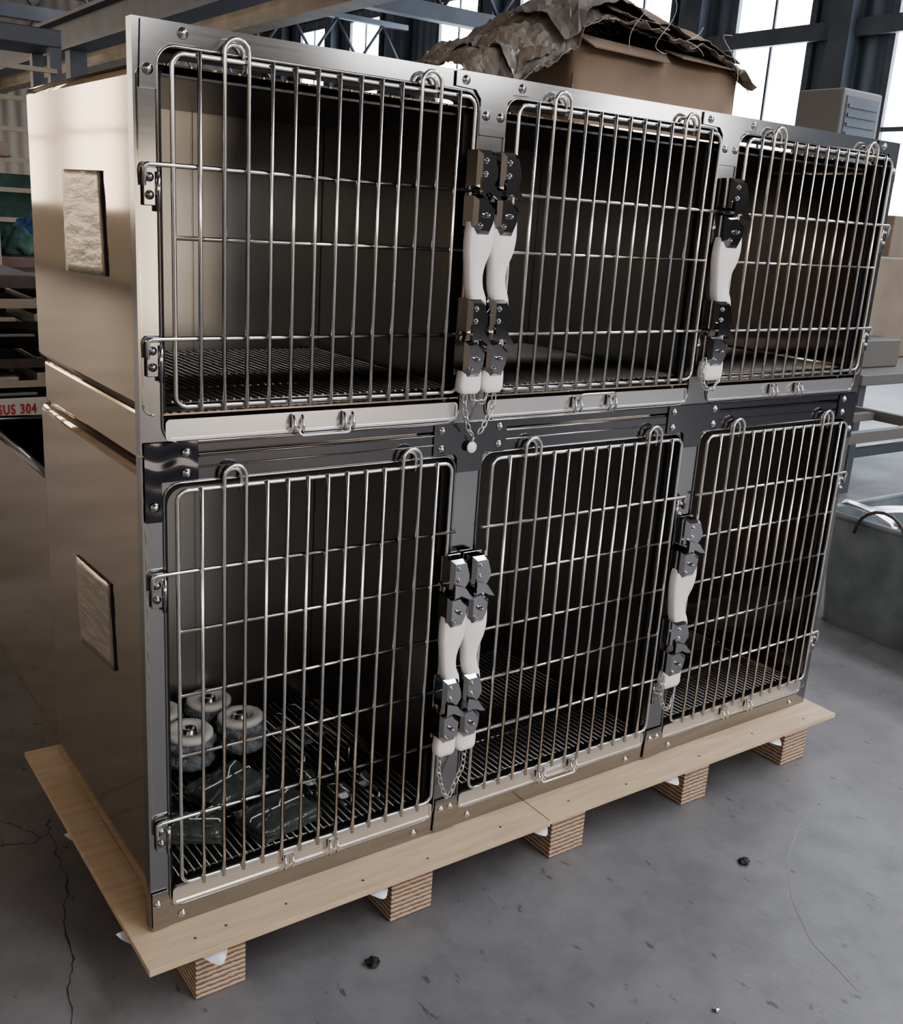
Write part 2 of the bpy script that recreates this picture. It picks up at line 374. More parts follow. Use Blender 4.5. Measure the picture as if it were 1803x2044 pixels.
LATCH={0:.606,1:.658,2:1.272}
for tier in (0,1):
    zt,zb,rows,lt=((1.458,.950,ROWU,1.488),(.814,.088,ROWL,.850))[tier]
    for c in range(3):
        x0=BAR0[c];x1=x0+14*SP
        b=B()
        b.tube([(x,-.011,z) for x,z in rrect(x0,x1,zb,zt,.018,6)],.0039,8,closed=True)
        for k in range(1,14):
            if k in (2,3,11,12): continue
            b.tube([(x0+k*SP,-.018,zb-.007),(x0+k*SP,-.018,zt+.006)],.0035,8)
        for k in (2,11):
            for yy,rr,dz in ((-.018,SP/2,0),(-.009,SP/2-.0045,-.007)):
                xa=x0+(k+.5)*SP-rr;xb=x0+(k+.5)*SP+rr;top=lt+dz
                P=[(xa,yy,zb-.007 if yy<-.01 else zt-.01)]
                for i in range(13):
                    a=math.pi-math.pi*i/12;P.append(((xa+xb)/2+rr*math.cos(a),yy,top-rr+rr*math.sin(a)))
                P.append((xb,yy,zb-.007 if yy<-.01 else zt-.01))
                b.tube(P,.0036,8)
        hs=-1 if c==0 else 1
        hx=.021 if c==0 else (1.251 if c==1 else 1.873)
        hr=[rows[0],rows[-1]]
        for z in rows:
            xa,xb=x0,x1
            if z in hr:
                if hs<0:
                    P=bez([(hx-.010,-.008,z-.03),(hx-.010,-.012,z),(x0,-.012,z),(x1+.016,-.012,z)],4,.008)
                else:
                    P=bez([(x0-.016,-.012,z),(x1,-.012,z),(hx+.012,-.012,z),(hx+.012,-.008,z-.03)],4,.008)
                b.tube(P,.0036,8)
            else: b.tube([(xa,-.011,z),(xb,-.011,z)],.0033,8)
        d=b.done('cage_door',M_wire,cage,label='upright steel rod door with looped top guards' )
        for z in hr: hinge(d,hx,z,hs)
        latch(d,LATCH[c],(1.374,.628)[tier],1.4 if c==2 else 1.08)
        ty0,ty1=((.8945,.929),(.042,.078))[tier]
        p,q=OP[c]
        b=B()
        b.ring(rrect(p+.002,q-.004,ty0,ty1,.008,4),rrect(p+.006,q-.008,ty0+.004,ty1-.004,.004,4),-.004,.003)
        b.box(p+.005,q-.007,-.0015,.002,ty0+.003,ty1-.003)
        b.box(p+.006,q-.008,.002,.035,ty0+.002,ty0+.004)
        t=b.done('drip_tray',M_tray,cage,label='slide-out drip tray with bright folded front')
        cx=[p+.228,p+.325]
        zc=(ty0+ty1)/2
        for x in cx:
            b=B()
            b.box(x-.010,x+.010,-.0085,-.0042,zc-.010,zc+.016,.001)
            b.tube(bez([(x-.008,-.008,zc+.012),(x-.008,-.018,zc-.004),(x-.008,-.012,zc-.017)],3,.005),.003,8)
            b.tube(bez([(x+.008,-.008,zc+.012),(x+.008,-.018,zc-.004),(x+.008,-.012,zc-.017)],3,.005),.003,8)
            b.done('tray_clip',M_wire,t,label='bent steel tray clip')
        if c==1 or tier==0 and c==0:
            sg=1 if (c==1 and tier==0) else -1
            hh=.020 if tier==0 else .014
            b=B();b.tube(bez([(cx[0],-.012,zc+sg*.006),(cx[0],-.02,zc+sg*hh),(cx[1],-.02,zc+sg*hh),(cx[1],-.012,zc+sg*.006)],4,.008),.0026,8)
            b.done('tray_handle',M_wire,t,label='thin wire pull handle')
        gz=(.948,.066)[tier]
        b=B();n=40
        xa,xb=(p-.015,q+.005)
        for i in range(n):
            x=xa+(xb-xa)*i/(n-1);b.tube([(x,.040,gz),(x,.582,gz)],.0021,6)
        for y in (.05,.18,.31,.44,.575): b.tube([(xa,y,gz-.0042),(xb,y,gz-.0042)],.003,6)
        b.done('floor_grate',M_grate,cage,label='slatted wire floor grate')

def patch(pts):
    b=B();N=12
    def P(u,v,x):
        a=Vector(pts[0]).lerp(Vector(pts[1]),u);c=Vector(pts[3]).lerp(Vector(pts[2]),u);q=a.lerp(c,v)
        return (x,q.x,q.y)
    G=[[b.bm.verts.new(P(i/N,j/N,.0012-random.random()*.0014)) for j in range(N+1)] for i in range(N+1)]
    Hh=[[b.bm.verts.new(P(i/N,j/N,.0036)) for j in range(N+1)] for i in range(N+1)]
    fs=[]
    for i in range(N):
        for j in range(N): fs.append(b.bm.faces.new((G[i][j],G[i+1][j],G[i+1][j+1],G[i][j+1])))
    b._tag(fs,True);b.mi=1;fs=[]
    for i in range(N):
        for j in (0,N):
            fs.append(b.bm.faces.new((G[i][j],G[i+1][j],Hh[i+1][j],Hh[i][j])));fs.append(b.bm.faces.new((G[j][i],G[j][i+1],Hh[j][i+1],Hh[j][i])))
    b._tag(fs)
    b.done('foil_patch',[M_foil,M_dark],cage,label='crinkled silver foil patch stuck on the side')  # dark rim colour stands in for the thin shadow at the patch edge
patch([(.374,1.297),(.165,1.295),(.150,1.134),(.373,1.126)])
patch([(.388,.591),(.182,.600),(.168,.439),(.378,.416)])

def chain(pts,r=.0075,w=.0016,name='chain'):
    b=B();P=[Vector(p) for p in pts]
    seglen=r*1.75;dense=[]
    for i in range(len(P)-1):
        for k in range(20): dense.append(P[i].lerp(P[i+1],k/20))
    dense.append(P[-1]);last=dense[0];C=[last]
    for q in dense:
        if (q-last).length>=seglen: C.append(q);last=q
    for i in range(len(C)-1):
        a,c=C[i],C[i+1];t=(c-a).normalized();m=(a+c)/2
        u=t.cross(Vector((0,1,0)));u=u.normalized() if u.length>.1 else Vector((1,0,0))
        v=t.cross(u)
        s_=u if i%2 else v
        s_=(s_+ (v if i%2 else u)*.35).normalized()
        L=[m+t*math.cos(2*math.pi*k/10)*r*1.15+s_*math.sin(2*math.pi*k/10)*r*.55 for k in range(10)]
        b.tube(L,w,5,closed=True)
    return b.done(name,M_wire,cage,label='small hanging steel chain')
yc=-.026
chain([(.600,yc,.960),(.598,yc,.925),(.612,yc,.880),(.628,yc,.862)])
chain([(.665,yc,.958),(.668,yc,.925),(.648,yc,.885),(.630,yc,.862)])
chain([(.612,yc,.962),(.618,yc,.935),(.645,yc,.930),(.652,yc,.958)])
chain([(.598,yc,.215),(.594,yc,.170),(.606,yc,.125),(.622,yc,.092)])
chain([(.660,yc,.215),(.657,yc,.160),(.640,yc,.125),(.624,yc,.092)])
yd=-.046
chain([(1.225,yd,1.000),(1.220,yd,.965),(1.235,yd,.935),(1.262,yd,.930),(1.285,yd,.958)])
chain([(1.222,yd,.255),(1.218,yd,.210),(1.238,yd,.165),(1.258,yd,.145),(1.268,yd,.190)])
chain([(1.222,yd,.255),(1.228,yd,.215),(1.224,yd,.190)])
b=B();b.lathe([(.010,0),(.011,.001),(.011,.003),(.0095,.004),(.003,.0045)],(.632,-.012,.842),20,'y');b.tube([(.632,-.014,.852),(.631,-.02,.862)],.0015,6)
b.done('round_tag',M_white,cage,label='small round white tag on a chain')

# ---------------------------------------------------------------- pallet
pal=thing('wooden_pallet',(.93,.33,-.115),'plywood topped wooden pallet with laminated runners under the cage','pallet')
def PP(o): o.matrix_parent_inverse=Matrix.Translation(-pal.location);return o
for xa,xb,ya in ((-.037,.86,-.095),(.862,1.912,-.090)):
    b=B();b.box(xa,xb,ya,.745,-.0125,-.0003,.001)
    PP(b.done('deck_board',[M_ply],pal,label='pale plywood deck board'))
for x in (.06,.12,.24,.40,.55,.75,.95,1.12,1.38,1.6,1.8):
    b=B();b.lathe([(.003,0),(.003,.0006),(.001,.001)],(x,-.06+.01*math.sin(x*9),-.0004),8,'z')
    PP(b.done('nail',M_steelold,pal,label='nail head'))
for x0,x1 in ((.052,.148),(.462,.562),(.884,.985),(1.318,1.408),(1.712,1.812)):
    b=B();b.box(x0,x1,-.076,.72,-.1148,-.013,.002)
    PP(b.done('runner',M_block,pal,label='laminated plywood runner'))
for (x,y,h) in ((.085,-.088,1),(.425,-.084,.8),(.84,-.084,.7),(1.26,-.084,.7),(1.655,-.084,.7),(1.89,-.03,.7),(-.022,.03,.8),(-.016,.38,.8)):
    b=B();n=10;G=[]
    for i in range(n+1):
        row=[]
        for j in range(4):
            t=i/n;rr=max(.05,math.sin(math.pi*t)**.6)
            row.append(b.bm.verts.new((x-.028+.056*t,y+.012-.010*j*rr+.003*math.sin(9*t),-.0135-.0052*h*j*rr-.001*math.sin(7*t+j))))
        G.append(row)
    fs=[b.bm.faces.new((G[i][j],G[i+1][j],G[i+1][j+1],G[i][j+1])) for i in range(n) for j in range(3)]
    b._tag(fs,True);PP(b.done('film_scrap',M_plast,pal,label='torn white film scrap under the deck'))

# ---------------------------------------------------------------- contents of lower cage
G0=.0688
def caster(x,y,z,tilt,lab):
    t=thing('caster_wheel',(x,y,z),lab,'caster wheel','wrapped caster wheels')
    k_=1.12
    b=B();b.lathe([(r,h*k_) for r,h in [(.030,.052),(.046,.054),(.0515,.060),(.0515,.066),(.047,.070),(.028,.070),(.026,.060),(.020,.058)]],(0,0,0),32)
    o=b.done('wheel',M_wheel,t)
    b=B();b.lathe([(r,h*k_) for r,h in [(.0195,.0585),(.017,.060),(.015,.072),(.008,.073),(.006,.066)]],(0,0,0),24);b.done('hub',M_hub,t)
    b=B();R=[];n=40;m=12
    for j in range(m+1):
        h=(.002+.055*j/m)*k_
        R.append([b.bm.verts.new(((r:=.053+.004*math.sin(j*.8)+.009*mn.noise(Vector((math.cos(2*math.pi*k/n)*4+x*30,math.sin(2*math.pi*k/n)*4,h*60))))*math.cos(2*math.pi*k/n),r*math.sin(2*math.pi*k/n),h)) for k in range(n)])
    fs=[b.bm.faces.new((R[j][k],R[j][(k+1)%n],R[j+1][(k+1)%n],R[j+1][k])) for j in range(m) for k in range(n)]
    fs.append(b.bm.faces.new(R[0][::-1]));fs.append(b.bm.faces.new(R[-1]))
    b._tag(fs,True);b.done('bubble_wrap',M_wrap,t,label='crumpled grey bubble wrap')
    t.rotation_euler=(tilt,tilt*.5,0)
caster(.230,.410,G0+.004,.05,'pale grey caster wheel wrapped in bubble wrap')
caster(.358,.415,G0+.004,-.04,'pale grey caster wheel wrapped in bubble wrap')
caster(.205,.528,G0+.003,.01,'pale grey caster wheel wrapped in bubble wrap')
caster(.327,.530,G0+.003,.01,'pale grey caster wheel wrapped in bubble wrap')
def packet(x,y,rz,s,lab):
    t=thing('wrapped_packet',(x,y,G0),lab,'packet','wrapped hardware packets')
    b=B()
    bm=b.bm;r=bmesh.ops.create_cube(bm,size=1);bmesh.ops.subdivide_edges(bm,edges=bm.edges[:],cuts=15,use_grid_fill=True)
    for v in bm.verts:
        c=v.co;k=1-.06*(abs(c.x*2)**8*abs(c.y*2)**8)
        n=mn.noise(Vector((c.x*6+x*30,c.y*6,c.z*3)));n2=abs(mn.noise(Vector((c.x*14+x*30,c.y*14,c.z*3))))
        zz=(c.z+.5)*.026*(1-.25*max(abs(c.x*2),abs(c.y*2))**6)*(1+.25*n+.4*n2)+.001
        v.co=Vector((c.x*.15*s*k*(1+.06*n),c.y*.105*s*k*(1+.06*n),zz))
    b._tag(bm.faces,True)
    o=b.done('packet_body',M_packet,t)
    b=B();b.tube(bez([(-.070*s,0,.004),(-.066*s,0,.032),(.066*s,0,.032),(.070*s,0,.004)],3,.006),.0014,6)
    b.tube([(0,-.003,.033),(.02,.012,.044),(.035,.01,.054)],.0012,6)
    b.done('cable_tie',M_white,t,label='white cable tie');t.rotation_euler=(0,0,rz)
packet(.255,.258,.35,1.0,'clear plastic-wrapped bundle of hardware with white tie')
packet(.300,.110,.2,1.0,'clear plastic-wrapped bundle of hardware with white tie')
packet(.140,.150,-.5,.75,'small plastic-wrapped bundle of hardware with white tie')
for i,(x,y,a,h,L) in enumerate(((.450,.40,1.57,.022,.26),(.495,.36,1.57,.03,.30),(.540,.38,1.57,.04,.30),(.420,.20,1.45,.020,.12),(.52,.14,1.6,.018,.14),(.455,.12,1.57,.03,.10))):
    b=B();c,s_=math.cos(a),math.sin(a)
    def R(u,v,w): return (u*c-v*s_,u*s_+v*c,w)
    b.tube(bez([R(-L/2,.008,.004),R(-L/2+.01,0,h),R(L/2-.02,0,h*.5),R(L/2,.010,.004)],4,.012),.0028,8)
    b.tube([R(-L/2+.01,.012,.004),R(L/2-.01,.012,.006)],.0028,8)
    b.prism([(-.014,.001),(.014,.001),(.014,.018),(.004,.034),(-.010,.034),(-.014,.020)],-.0015,.0015)
    b.box(-.014,.014,-.012,.012,.0005,.003)
    o=b.done('steel_bracket',M_hub,None,'loose bent steel rod bracket lying on the cage grate','bracket',None,'loose rod brackets');o.location=(x,y,G0+.0005)

# ---------------------------------------------------------------- package on top of cage
ZT=1.4445
box=thing('cardboard_box',(1.33,.42,ZT),'worn brown cardboard box under crumpled kraft paper on the cage roof','box')
b=B()
def off(x,y,z): return (x-1.33,y-.42,z-ZT)
gx,gz=14,8
def wall(P0,P1,sd,nrm):
    G=[]
    for i in range(gx+1):
        row=[]
        for j in range(gz+1):
            u=i/gx;v=j/gz
            p=Vector(P0).lerp(Vector(P1),u);z=ZT+.0005+(.212-.010*math.sin(math.pi*u)*v)*v
            d=(.014*mn.noise(Vector((u*4+sd,v*3,sd)))+.008*mn.noise(Vector((u*11+sd,v*8,sd))))*min(1,6*u,6*(1-u))
            row.append(b.bm.verts.new(off(p.x+nrm[0]*d,p.y+nrm[1]*d,z)))
        G.append(row)
    b._tag([b.bm.faces.new((G[i][j],G[i+1][j],G[i+1][j+1],G[i][j+1])) for i in range(gx) for j in range(gz)],True)
wall((1.060,.28),(1.590,.28),1,(0,1));wall((1.590,.28),(1.590,.58),2,(-1,0));wall((1.590,.58),(1.060,.58),3,(0,-1));wall((1.060,.58),(1.060,.28),4,(1,0))
b.box(1.062-1.33,1.588-1.33,.285-.42,.575-.42,.0005,.004)
o=b.done('box_body',M_card,box);s=o.modifiers.new('s','SOLIDIFY');s.thickness=.004
for (xa,xb,dz) in ((1.06,1.33,.022),(1.33,1.59,.012)):
    b=B()
    vs=[b.bm.verts.new(off(*p)) for p in ((xa,.28,1.655),(xb,.28,1.650),(xb-.01,.245,1.648-dz),(xa+.02,.24,1.650-dz))]
    b._tag([b.bm.faces.new(vs)])
    o=b.done('box_flap',M_card,box);m=o.modifiers.new('s','SOLIDIFY');m.thickness=.003
def ridge(x,K=((.74,1.535),(.83,1.585),(.93,1.635),(1.03,1.69),(1.12,1.725),(1.25,1.715),(1.40,1.700),(1.50,1.690),(1.57,1.665),(1.66,1.62))):
    if x<=K[0][0]: return K[0][1]
    for (a,za),(c,zc) in zip(K,K[1:]):
        if a<=x<=c: return za+(zc-za)*(x-a)/(c-a)
    return K[-1][1]
def sheet(name,x0,x1,y0,y1,fz,mat_,nx=80,ny=30,amp=.02,parent=None,seed=0,lab=None,jit=.12):
    b=B();G=[];rnd=random.Random(seed)
    for i in range(nx+1):
        row=[]
        for j in range(ny+1):
            u=i/nx;v=j/ny
            x=x0+(x1-x0)*(u+rnd.uniform(-.25,.25)/nx);y=y0+(y1-y0)*(v+rnd.uniform(-.25,.25)/ny)
            y+=.014*mn.noise(Vector((x*16,seed,0)))*(1 if v<.5 else -1)
            n=abs(mn.noise(Vector((x*8,y*8,3+seed))))*1.5-.3+.8*abs(mn.noise(Vector((x*20+y*6,y*20,9+seed))))+.4*abs(mn.noise(Vector((x*45,y*45,9+seed))))+rnd.uniform(-jit,jit)
            row.append(b.bm.verts.new(off(x,y,fz(x,y)+amp*n)))
        G.append(row)
    fs=[]
    for i in range(nx):
        for j in range(ny):
            a,c,d,e=G[i][j],G[i+1][j],G[i+1][j+1],G[i][j+1]
            if (i+j)%2: fs+=[b.bm.faces.new((a,c,d)),b.bm.faces.new((a,d,e))]
            else: fs+=[b.bm.faces.new((a,c,e)),b.bm.faces.new((c,d,e))]
    b._tag(fs,False);o=b.done(name,mat_,parent,label=lab);s=o.modifiers.new('s','SOLIDIFY');s.thickness=.0015;return o
def fz(x,y):
    t=(y-.25)/.38
    front=1-min(1,max(0,t)*3.0)
    d=(.075 if x<1.04 else .045)*front**1.6
    return ridge(x)-d-.03*max(0,t-.6)
sheet('kraft_paper',.79,1.62,.262,.62,fz,M_paper,90,38,amp=.020,parent=box,seed=1,lab='crumpled brown kraft paper cover')
sheet('kraft_paper',.88,1.61,.235,.50,lambda x,y:fz(x,y)+.014-.04*abs(x-1.25),M_film,84,30,.022,parent=box,seed=5,lab='crumpled grey plastic film over the paper')
sheet('kraft_paper',1.14,1.54,.240,.45,lambda x,y:fz(x,y)+.032-.05*abs(x-1.30),M_card,30,14,.010,parent=box,seed=11,lab='flattened layer of thin cardboard',jit=.05)
sheet('kraft_paper',1.00,1.30,.245,.44,lambda x,y:fz(x,y)+.048-.14*abs(x-1.16),M_film,30,14,.016,parent=box,seed=17,lab='crumpled grey wrapping layer')
for k in range(4):
    b=B()
    x=1.16+.10*k+random.random()*.03;z=ridge(x)+.01
    P=[off(x+.03*math.sin(t*.45+k),.226-.001*t,z+.02*math.sin(t*.35+k*2)-.008*t+.01) for t in range(13)]
    b.tube(P,.0007,5)
    b.done('string',M_string,box,label='loose white string')
b=B()
for x in (.86,.90,.945):
    b.tube([(x,.30,ZT+.018),(x+.01,.32,1.54)],.005,8);b.tube([(x,.45,ZT+.018),(x+.01,.43,1.53)],.005,8)
b.tube([(.85,.31,1.52),(.97,.31,1.53)],.005,8);b.box(.80,1.03,.29,.52,ZT+.0005,ZT+.02,.003)
b.done('steel_stand',M_steelold,None,'small dark steel rod stand beside the cardboard box','stand')

# ---------------------------------------------------------------- room
FZ=-.115;XL,XR,YF,YB,ZC=-5.0,12.5,-9.0,26.0,5.7
b=B();
vs=[b.bm.verts.new(p) for p in ((XL,YF,FZ),(XR,YF,FZ),(XR,YB,FZ),(XL,YB,FZ))];b._tag([b.bm.faces.new(vs)])
b.mi=1
def crack(P,w,jit=.006):
    Q=[]
    for i in range(len(P)-1):
        a,c=Vector(P[i]),Vector(P[i+1]);m=7
        for k in range(m):
            q=a.lerp(c,k/m);n=(c-a).normalized();pn=Vector((-n.y,n.x));q=q+pn*random.uniform(-jit,jit)*(1 if k else 0);Q.append(q)
    Q.append(Vector(P[-1]));prev=None
    for i,q in enumerate(Q):
        d=(Q[min(i+1,len(Q)-1)]-Q[max(i-1,0)]).normalized();pn=Vector((-d.y,d.x))*w*random.uniform(.3,1.3)
        cur=(b.bm.verts.new((q.x+pn.x,q.y+pn.y,FZ+.0006)),b.bm.verts.new((q.x-pn.x,q.y-pn.y,FZ+.0006)))
        if prev: b._tag([b.bm.faces.new((prev[0],prev[1],cur[1],cur[0]))])
        prev=cur
crack([(-.02,.62),(-.032,.562),(-.047,.374),(-.081,.268),(-.10,.14),(-.137,.039),(-.16,-.1),(-.20,-.4)],.0018)
crack([(-.6,.60),(-.136,.568),(-.07,.545),(-.032,.562)],.0014)
crack([(-.5,.75),(-.114,.666),(-.071,.60),(-.05,.56)],.0012)
crack([(2.0,2.2),(2.5,.95),(2.75,.62),(2.95,.2),(3.3,-.6)],.003)
b.mi=2
crack([(1.95,-.10),(1.80,-.165),(1.68,-.231),(1.50,-.29),(1.36,-.365),(1.25,-.46),(1.171,-.566),(1.13,-.70)],.0014,.0008)
b.done('floor',[M_floor,M_crack,M_scuff],None,kind='structure')
def wallbox(name,*a,m):
    b=B();b.box(*a);return b.done(name,m,None,kind='structure')
wallbox('wall_right',XR,XR+.2,YF,YB,FZ,ZC,m=M_wallR)
wallbox('wall_back',XL,XR,YB,YB+.2,FZ,ZC,m=M_wallB)
wallbox('wall_left',XL-.2,XL,YF,YB,FZ,ZC,m=M_wallL)
wallbox('wall_front',XL,XR,YF-.2,YF,FZ,ZC,m=M_wallF)
wallbox('ceiling',XL,XR,YF,YB,ZC,ZC+.2,m=M_ceil)
wn=[0]
def window(axis,pos,c,w,z0,z1,m,inn,rowz=1.25):
    wn[0]+=1;b=B()
    def bx(u0,u1,d0,d1,za,zb):
        d0,d1=sorted((pos+inn*d0,pos+inn*d1))
        if axis=='x': b.box(d0,d1,u0,u1,za,zb)
        else: b.box(u0,u1,d0,d1,za,zb)
    b.mi=1;bx(c-w/2,c+w/2,.01,.03,z0,z1);b.mi=0
    for u in (c-w/2,c+w/2): bx(u-.05,u+.05,.005,.10,z0-.05,z1+.05)
    bx(c-.02,c+.02,.005,.06,z0,z1)
    z=z0
    while z<z1+.01: bx(c-w/2,c+w/2,.005,.08,z-.03,z+.03);z+=rowz
    b.done('window_%d'%wn[0],[M_beam,m],None,kind='structure')
for y in (3.6,6.35,9.02,11.7,14.25,16.9,20.6,23.1): window('x',XR,y,1.4,1.35,5.5,M_winR,-1,1.38)
for y in (8.0,12.0,16.5,21.0): window('x',XL,y,2.8,1.0,4.8,M_glowW,1)  # unseen windows, added for a warm reflection on the side panel
window('y',YB,-2.6,3.2,1.0,4.8,M_glowW,-1)  # unseen window, added to the same warm reflection
window('x',XL,-5.5,2.0,2.2,4.6,M_glowW,1)  # unseen window, added as warm light from the left
for x,z0 in ((-1.5,2.9),(2.0,2.9),(6.5,2.8),(10.3,2.2)): window('y',YF,x,2.3,z0,5.2,M_glowF,1)  # unseen windows, added and set high to shape reflections in the front steel
# unseen glowing roller door, added for a warm reflection in the upper-left cage
b=B();b.mi=1;b.box(2.9,5.7,YF+.01,YF+.03,FZ+.002,1.62);b.mi=0
b.box(2.8,2.9,YF+.005,YF+.12,FZ+.002,2.6);b.box(5.7,5.8,YF+.005,YF+.12,FZ+.002,2.6);b.box(2.9,5.7,YF+.01,YF+.08,1.62,2.55)
for k in range(9): b.box(2.9,5.7,YF+.08,YF+.09,1.66+k*.1,1.70+k*.1)
b.done('added_glow_door_1',[M_beam,M_doorglow],None,kind='structure')
tn=[0]
def trim(fn,m,name='trim'):
    tn[0]+=1;b=B();fn(b);b.done('trim_%d'%tn[0],m,None,kind='structure')
def ibeam(b,x,z,y0,y1,w=.25,h=.4):
    b.box(x-w/2,x+w/2,y0,y1,z-.02,z+.02);b.box(x-w/2,x+w/2,y0,y1,z+h-.02,z+h+.02);b.box(x-.02,x+.02,y0,y1,z,z+h)
for y in (5.0,7.7,10.35,13.0,15.6,18.8,21.9,24.5):
    def f(b,y=y): b.box(XR-.34,XR-.12,y-.16,y+.16,FZ+.001,5.65)
    trim(f,M_beam)
trim(lambda b:b.box(XR-.22,XR-.12,3,25.5,3.9,4.12),M_beam)
trim(lambda b:ibeam(b,3.4,2.9,6.5,25.8,.3,.35),M_beam)
trim(lambda b:ibeam(b,5.5,3.4,6,25.8,.3,.30),M_beaml)
trim(lambda b:ibeam(b,8.4,4.4,8,25.8,.3,.35),M_beam)
for y in (12.0,18.0,24.0):
    def f(b,y=y):
        b.box(3.3,3.5,y-.1,y+.1,FZ+.001,2.88);b.box(2.2,11.9,y-.1,y+.1,3.98,4.2)
        b.box(2.2,11.9,y-.06,y+.06,4.9,5.0)
        for k in range(9):
            xx=2.4+k*1.05;b.tube([(xx,y,4.2),(xx+.5,y,4.9)],.03,6);b.tube([(xx+.5,y,4.9),(xx+1.0,y,4.2)],.03,6)
    trim(f,M_beam)
for i,(x,y,w,l) in enumerate(((5.0,-1.5,1.3,4.0),(8.5,1.0,1.4,5.0),(2.4,-4.6,1.4,3.4),(2.6,20.5,1.2,3.0),(6.0,15.0,1.0,4.0))):  # skylights near the cage are unseen, added to light floor and front
    wn[0]+=1;b=B();b.mi=1;b.box(x-w/2,x+w/2,y-l/2,y+l/2,ZC-.03,ZC-.01);b.mi=0
    for s_ in (-1,1): b.box(x+s_*w/2-.04,x+s_*w/2+.04,y-l/2,y+l/2,ZC-.07,ZC-.003)
    b.done('window_%d'%wn[0],[M_beam,M_sky],None,kind='structure')

# ---------------------------------------------------------------- background things
t=thing('steel_tub',(.45,1.2,FZ),'tall grey steel sheet tub standing behind the cage','tub')
b=B()
def bx(b,x0,x1,y0,y1,z0,z1,bev=0): b.box(x0-.45,x1-.45,y0-1.2,y1-1.2,z0-FZ,z1-FZ,bev)
bx(b,.10,.104,.80,1.66,FZ+.001,.60);bx(b,.104,.90,1.656,1.66,FZ+.001,.60);bx(b,.104,.90,.80,.804,FZ+.001,.60);bx(b,.896,.90,.804,1.656,FZ+.001,.60);bx(b,.104,.896,.804,1.656,FZ+.001,FZ+.01)
b.done('tub_body',M_side,t)
b=B();P=[(.10,.80),(.90,.80),(.90,1.66),(.10,1.66)]
b.tube([(x-.45,y-1.2,.60-FZ) for x,y in P],.012,8,closed=True);b.done('rim',M_frame,t)
t=thing('storage_rack',(.45,2.45,FZ),'storage rack stacked with steel channels and trays','rack')
for x in (-.42,.45):
    for y in (-.22,.22):
        b=B();b.box(x-.02,x+.02,y-.02,y+.02,.0005,1.14,.002);b.done('rack_post',M_beam,t)
for k in range(15):
    z=.10+k*.068;b=B()
    sh=.03*math.sin(k*2.3)
    b.box(-.45+sh,.48+sh,-.24,.24,z,z+.006);b.box(-.45+sh,.48+sh,-.243,-.238,z-.002,z+.022+.008*(k%3));b.box(-.45+sh,.48+sh,.232,.24,z,z+.03)
    b.mi=1
    for q in range(5): b.box(-.40+q*.17,-.29+q*.17+.03*(k%3),-.235,.18,z+.0065,z+.022+.012*((k*2+q)%3),.003)
    b.done('tray',[(M_frame,M_beaml,M_steelold,M_frame)[k%4],(M_beaml,M_steelold,M_cab)[k%3]],t)
t=thing('sign_board',(.36,2.17,.53),'pale board with red lettering propped on stacked steel','sign')
b=B();b.box(-.22,.12,-.004,.004,-.04,.035,.001);b.done('board',M_label,t)
cu=bpy.data.curves.new('lettering','FONT');cu.body='SUS 304';cu.size=.050;cu.extrude=.0008;cu.offset=.0012;cu.align_x='RIGHT';cu.align_y='CENTER';cu.space_character=1.2
tmp=bpy.data.objects.new('tmp',cu);col.objects.link(tmp)
dg=bpy.context.evaluated_depsgraph_get();me=bpy.data.meshes.new_from_object(tmp.evaluated_get(dg));bpy.data.objects.remove(tmp)
me.materials.clear();me.materials.append(M_red)
o=reg('lettering',me,t,'red printed lettering SUS 304');o.rotation_euler=(math.pi/2,0,0);o.location=(.012,-.0055,-.004);o.scale=(.64,.95,1)
t=thing('pole_stand',(.54,3.4,FZ),'grey metal pole stand with flat top box','stand')
b=B();b.lathe([(.14,.0005),(.14,.02),(.03,.03)],(0,0,0),20);b.lathe([(.014,.03),(.014,1.50)],(0,0,0),10);b.box(-.07,.07,-.06,.06,1.50,1.56,.01);b.done('pole',M_card2,t)
t=thing('work_bench',(1.0,4.9,FZ),'steel work bench covered with cloths','bench')
b=B();b.box(-.8,.9,-.45,.45,.96,1.02,.005);b.done('bench_top',M_steelold,t)
for x in (-.75,.85):
    for y in (-.4,.4):
        b=B();b.box(x-.03,x+.03,y-.03,y+.03,.0005,.959);b.done('leg',M_beam,t)
for (x,y,m,lab,sx,h) in ((.66,4.62,M_blue,'crumpled blue cloth heap on a bench',.13,.26),(.92,4.70,M_green,'crumpled green cloth bundle on a bench',.09,.16),(.64,4.98,M_cab,'crumpled grey cloth bundle on a bench',.12,.34),(1.12,5.05,M_blue,'crumpled blue cloth heap on a bench',.13,.22)):
    b=B();r=bmesh.ops.create_icosphere(b.bm,subdivisions=4,radius=1)
    for v in r['verts']:
        n=mn.noise(v.co*2.2+Vector((x*5,0,0)));n2=mn.noise(v.co*6+Vector((x*5,0,0)))
        v.co=v.co*(1+.35*n+.25*n2);v.co=Vector((v.co.x*sx,v.co.y*sx,max(0,v.co.z+.5)*h*.6))
    b._tag(b.bm.faces,True);o=b.done('cloth',m,None,lab,'cloth');o.location=(x,y,FZ+1.021)
t=thing('drilling_machine',(1.75,9.0,FZ),'tall dark workshop machine with ladder rungs on its frame','machine')
for x in (-.5,.5):
    for y in (-.3,.3):
        b=B();b.box(x-.05,x+.05,y-.05,y+.05,.0005,2.6);b.done('machine_post',M_beam,t)
b=B()
for k in range(9): b.box(-.5,.5,-.39,-.351,.3+k*.26,.34+k*.26)
b.done('ladder',M_beaml,t)
b=B();b.box(-.56,.56,-.36,.36,2.601,2.75,.01);b.done('machine_head',M_beam,t)
b=B();b.box(-.44,.44,-.24,.24,.0005,1.1,.02);b.box(-.30,.30,-.20,.20,1.1,1.5,.02);b.done('machine_body',M_green,t)

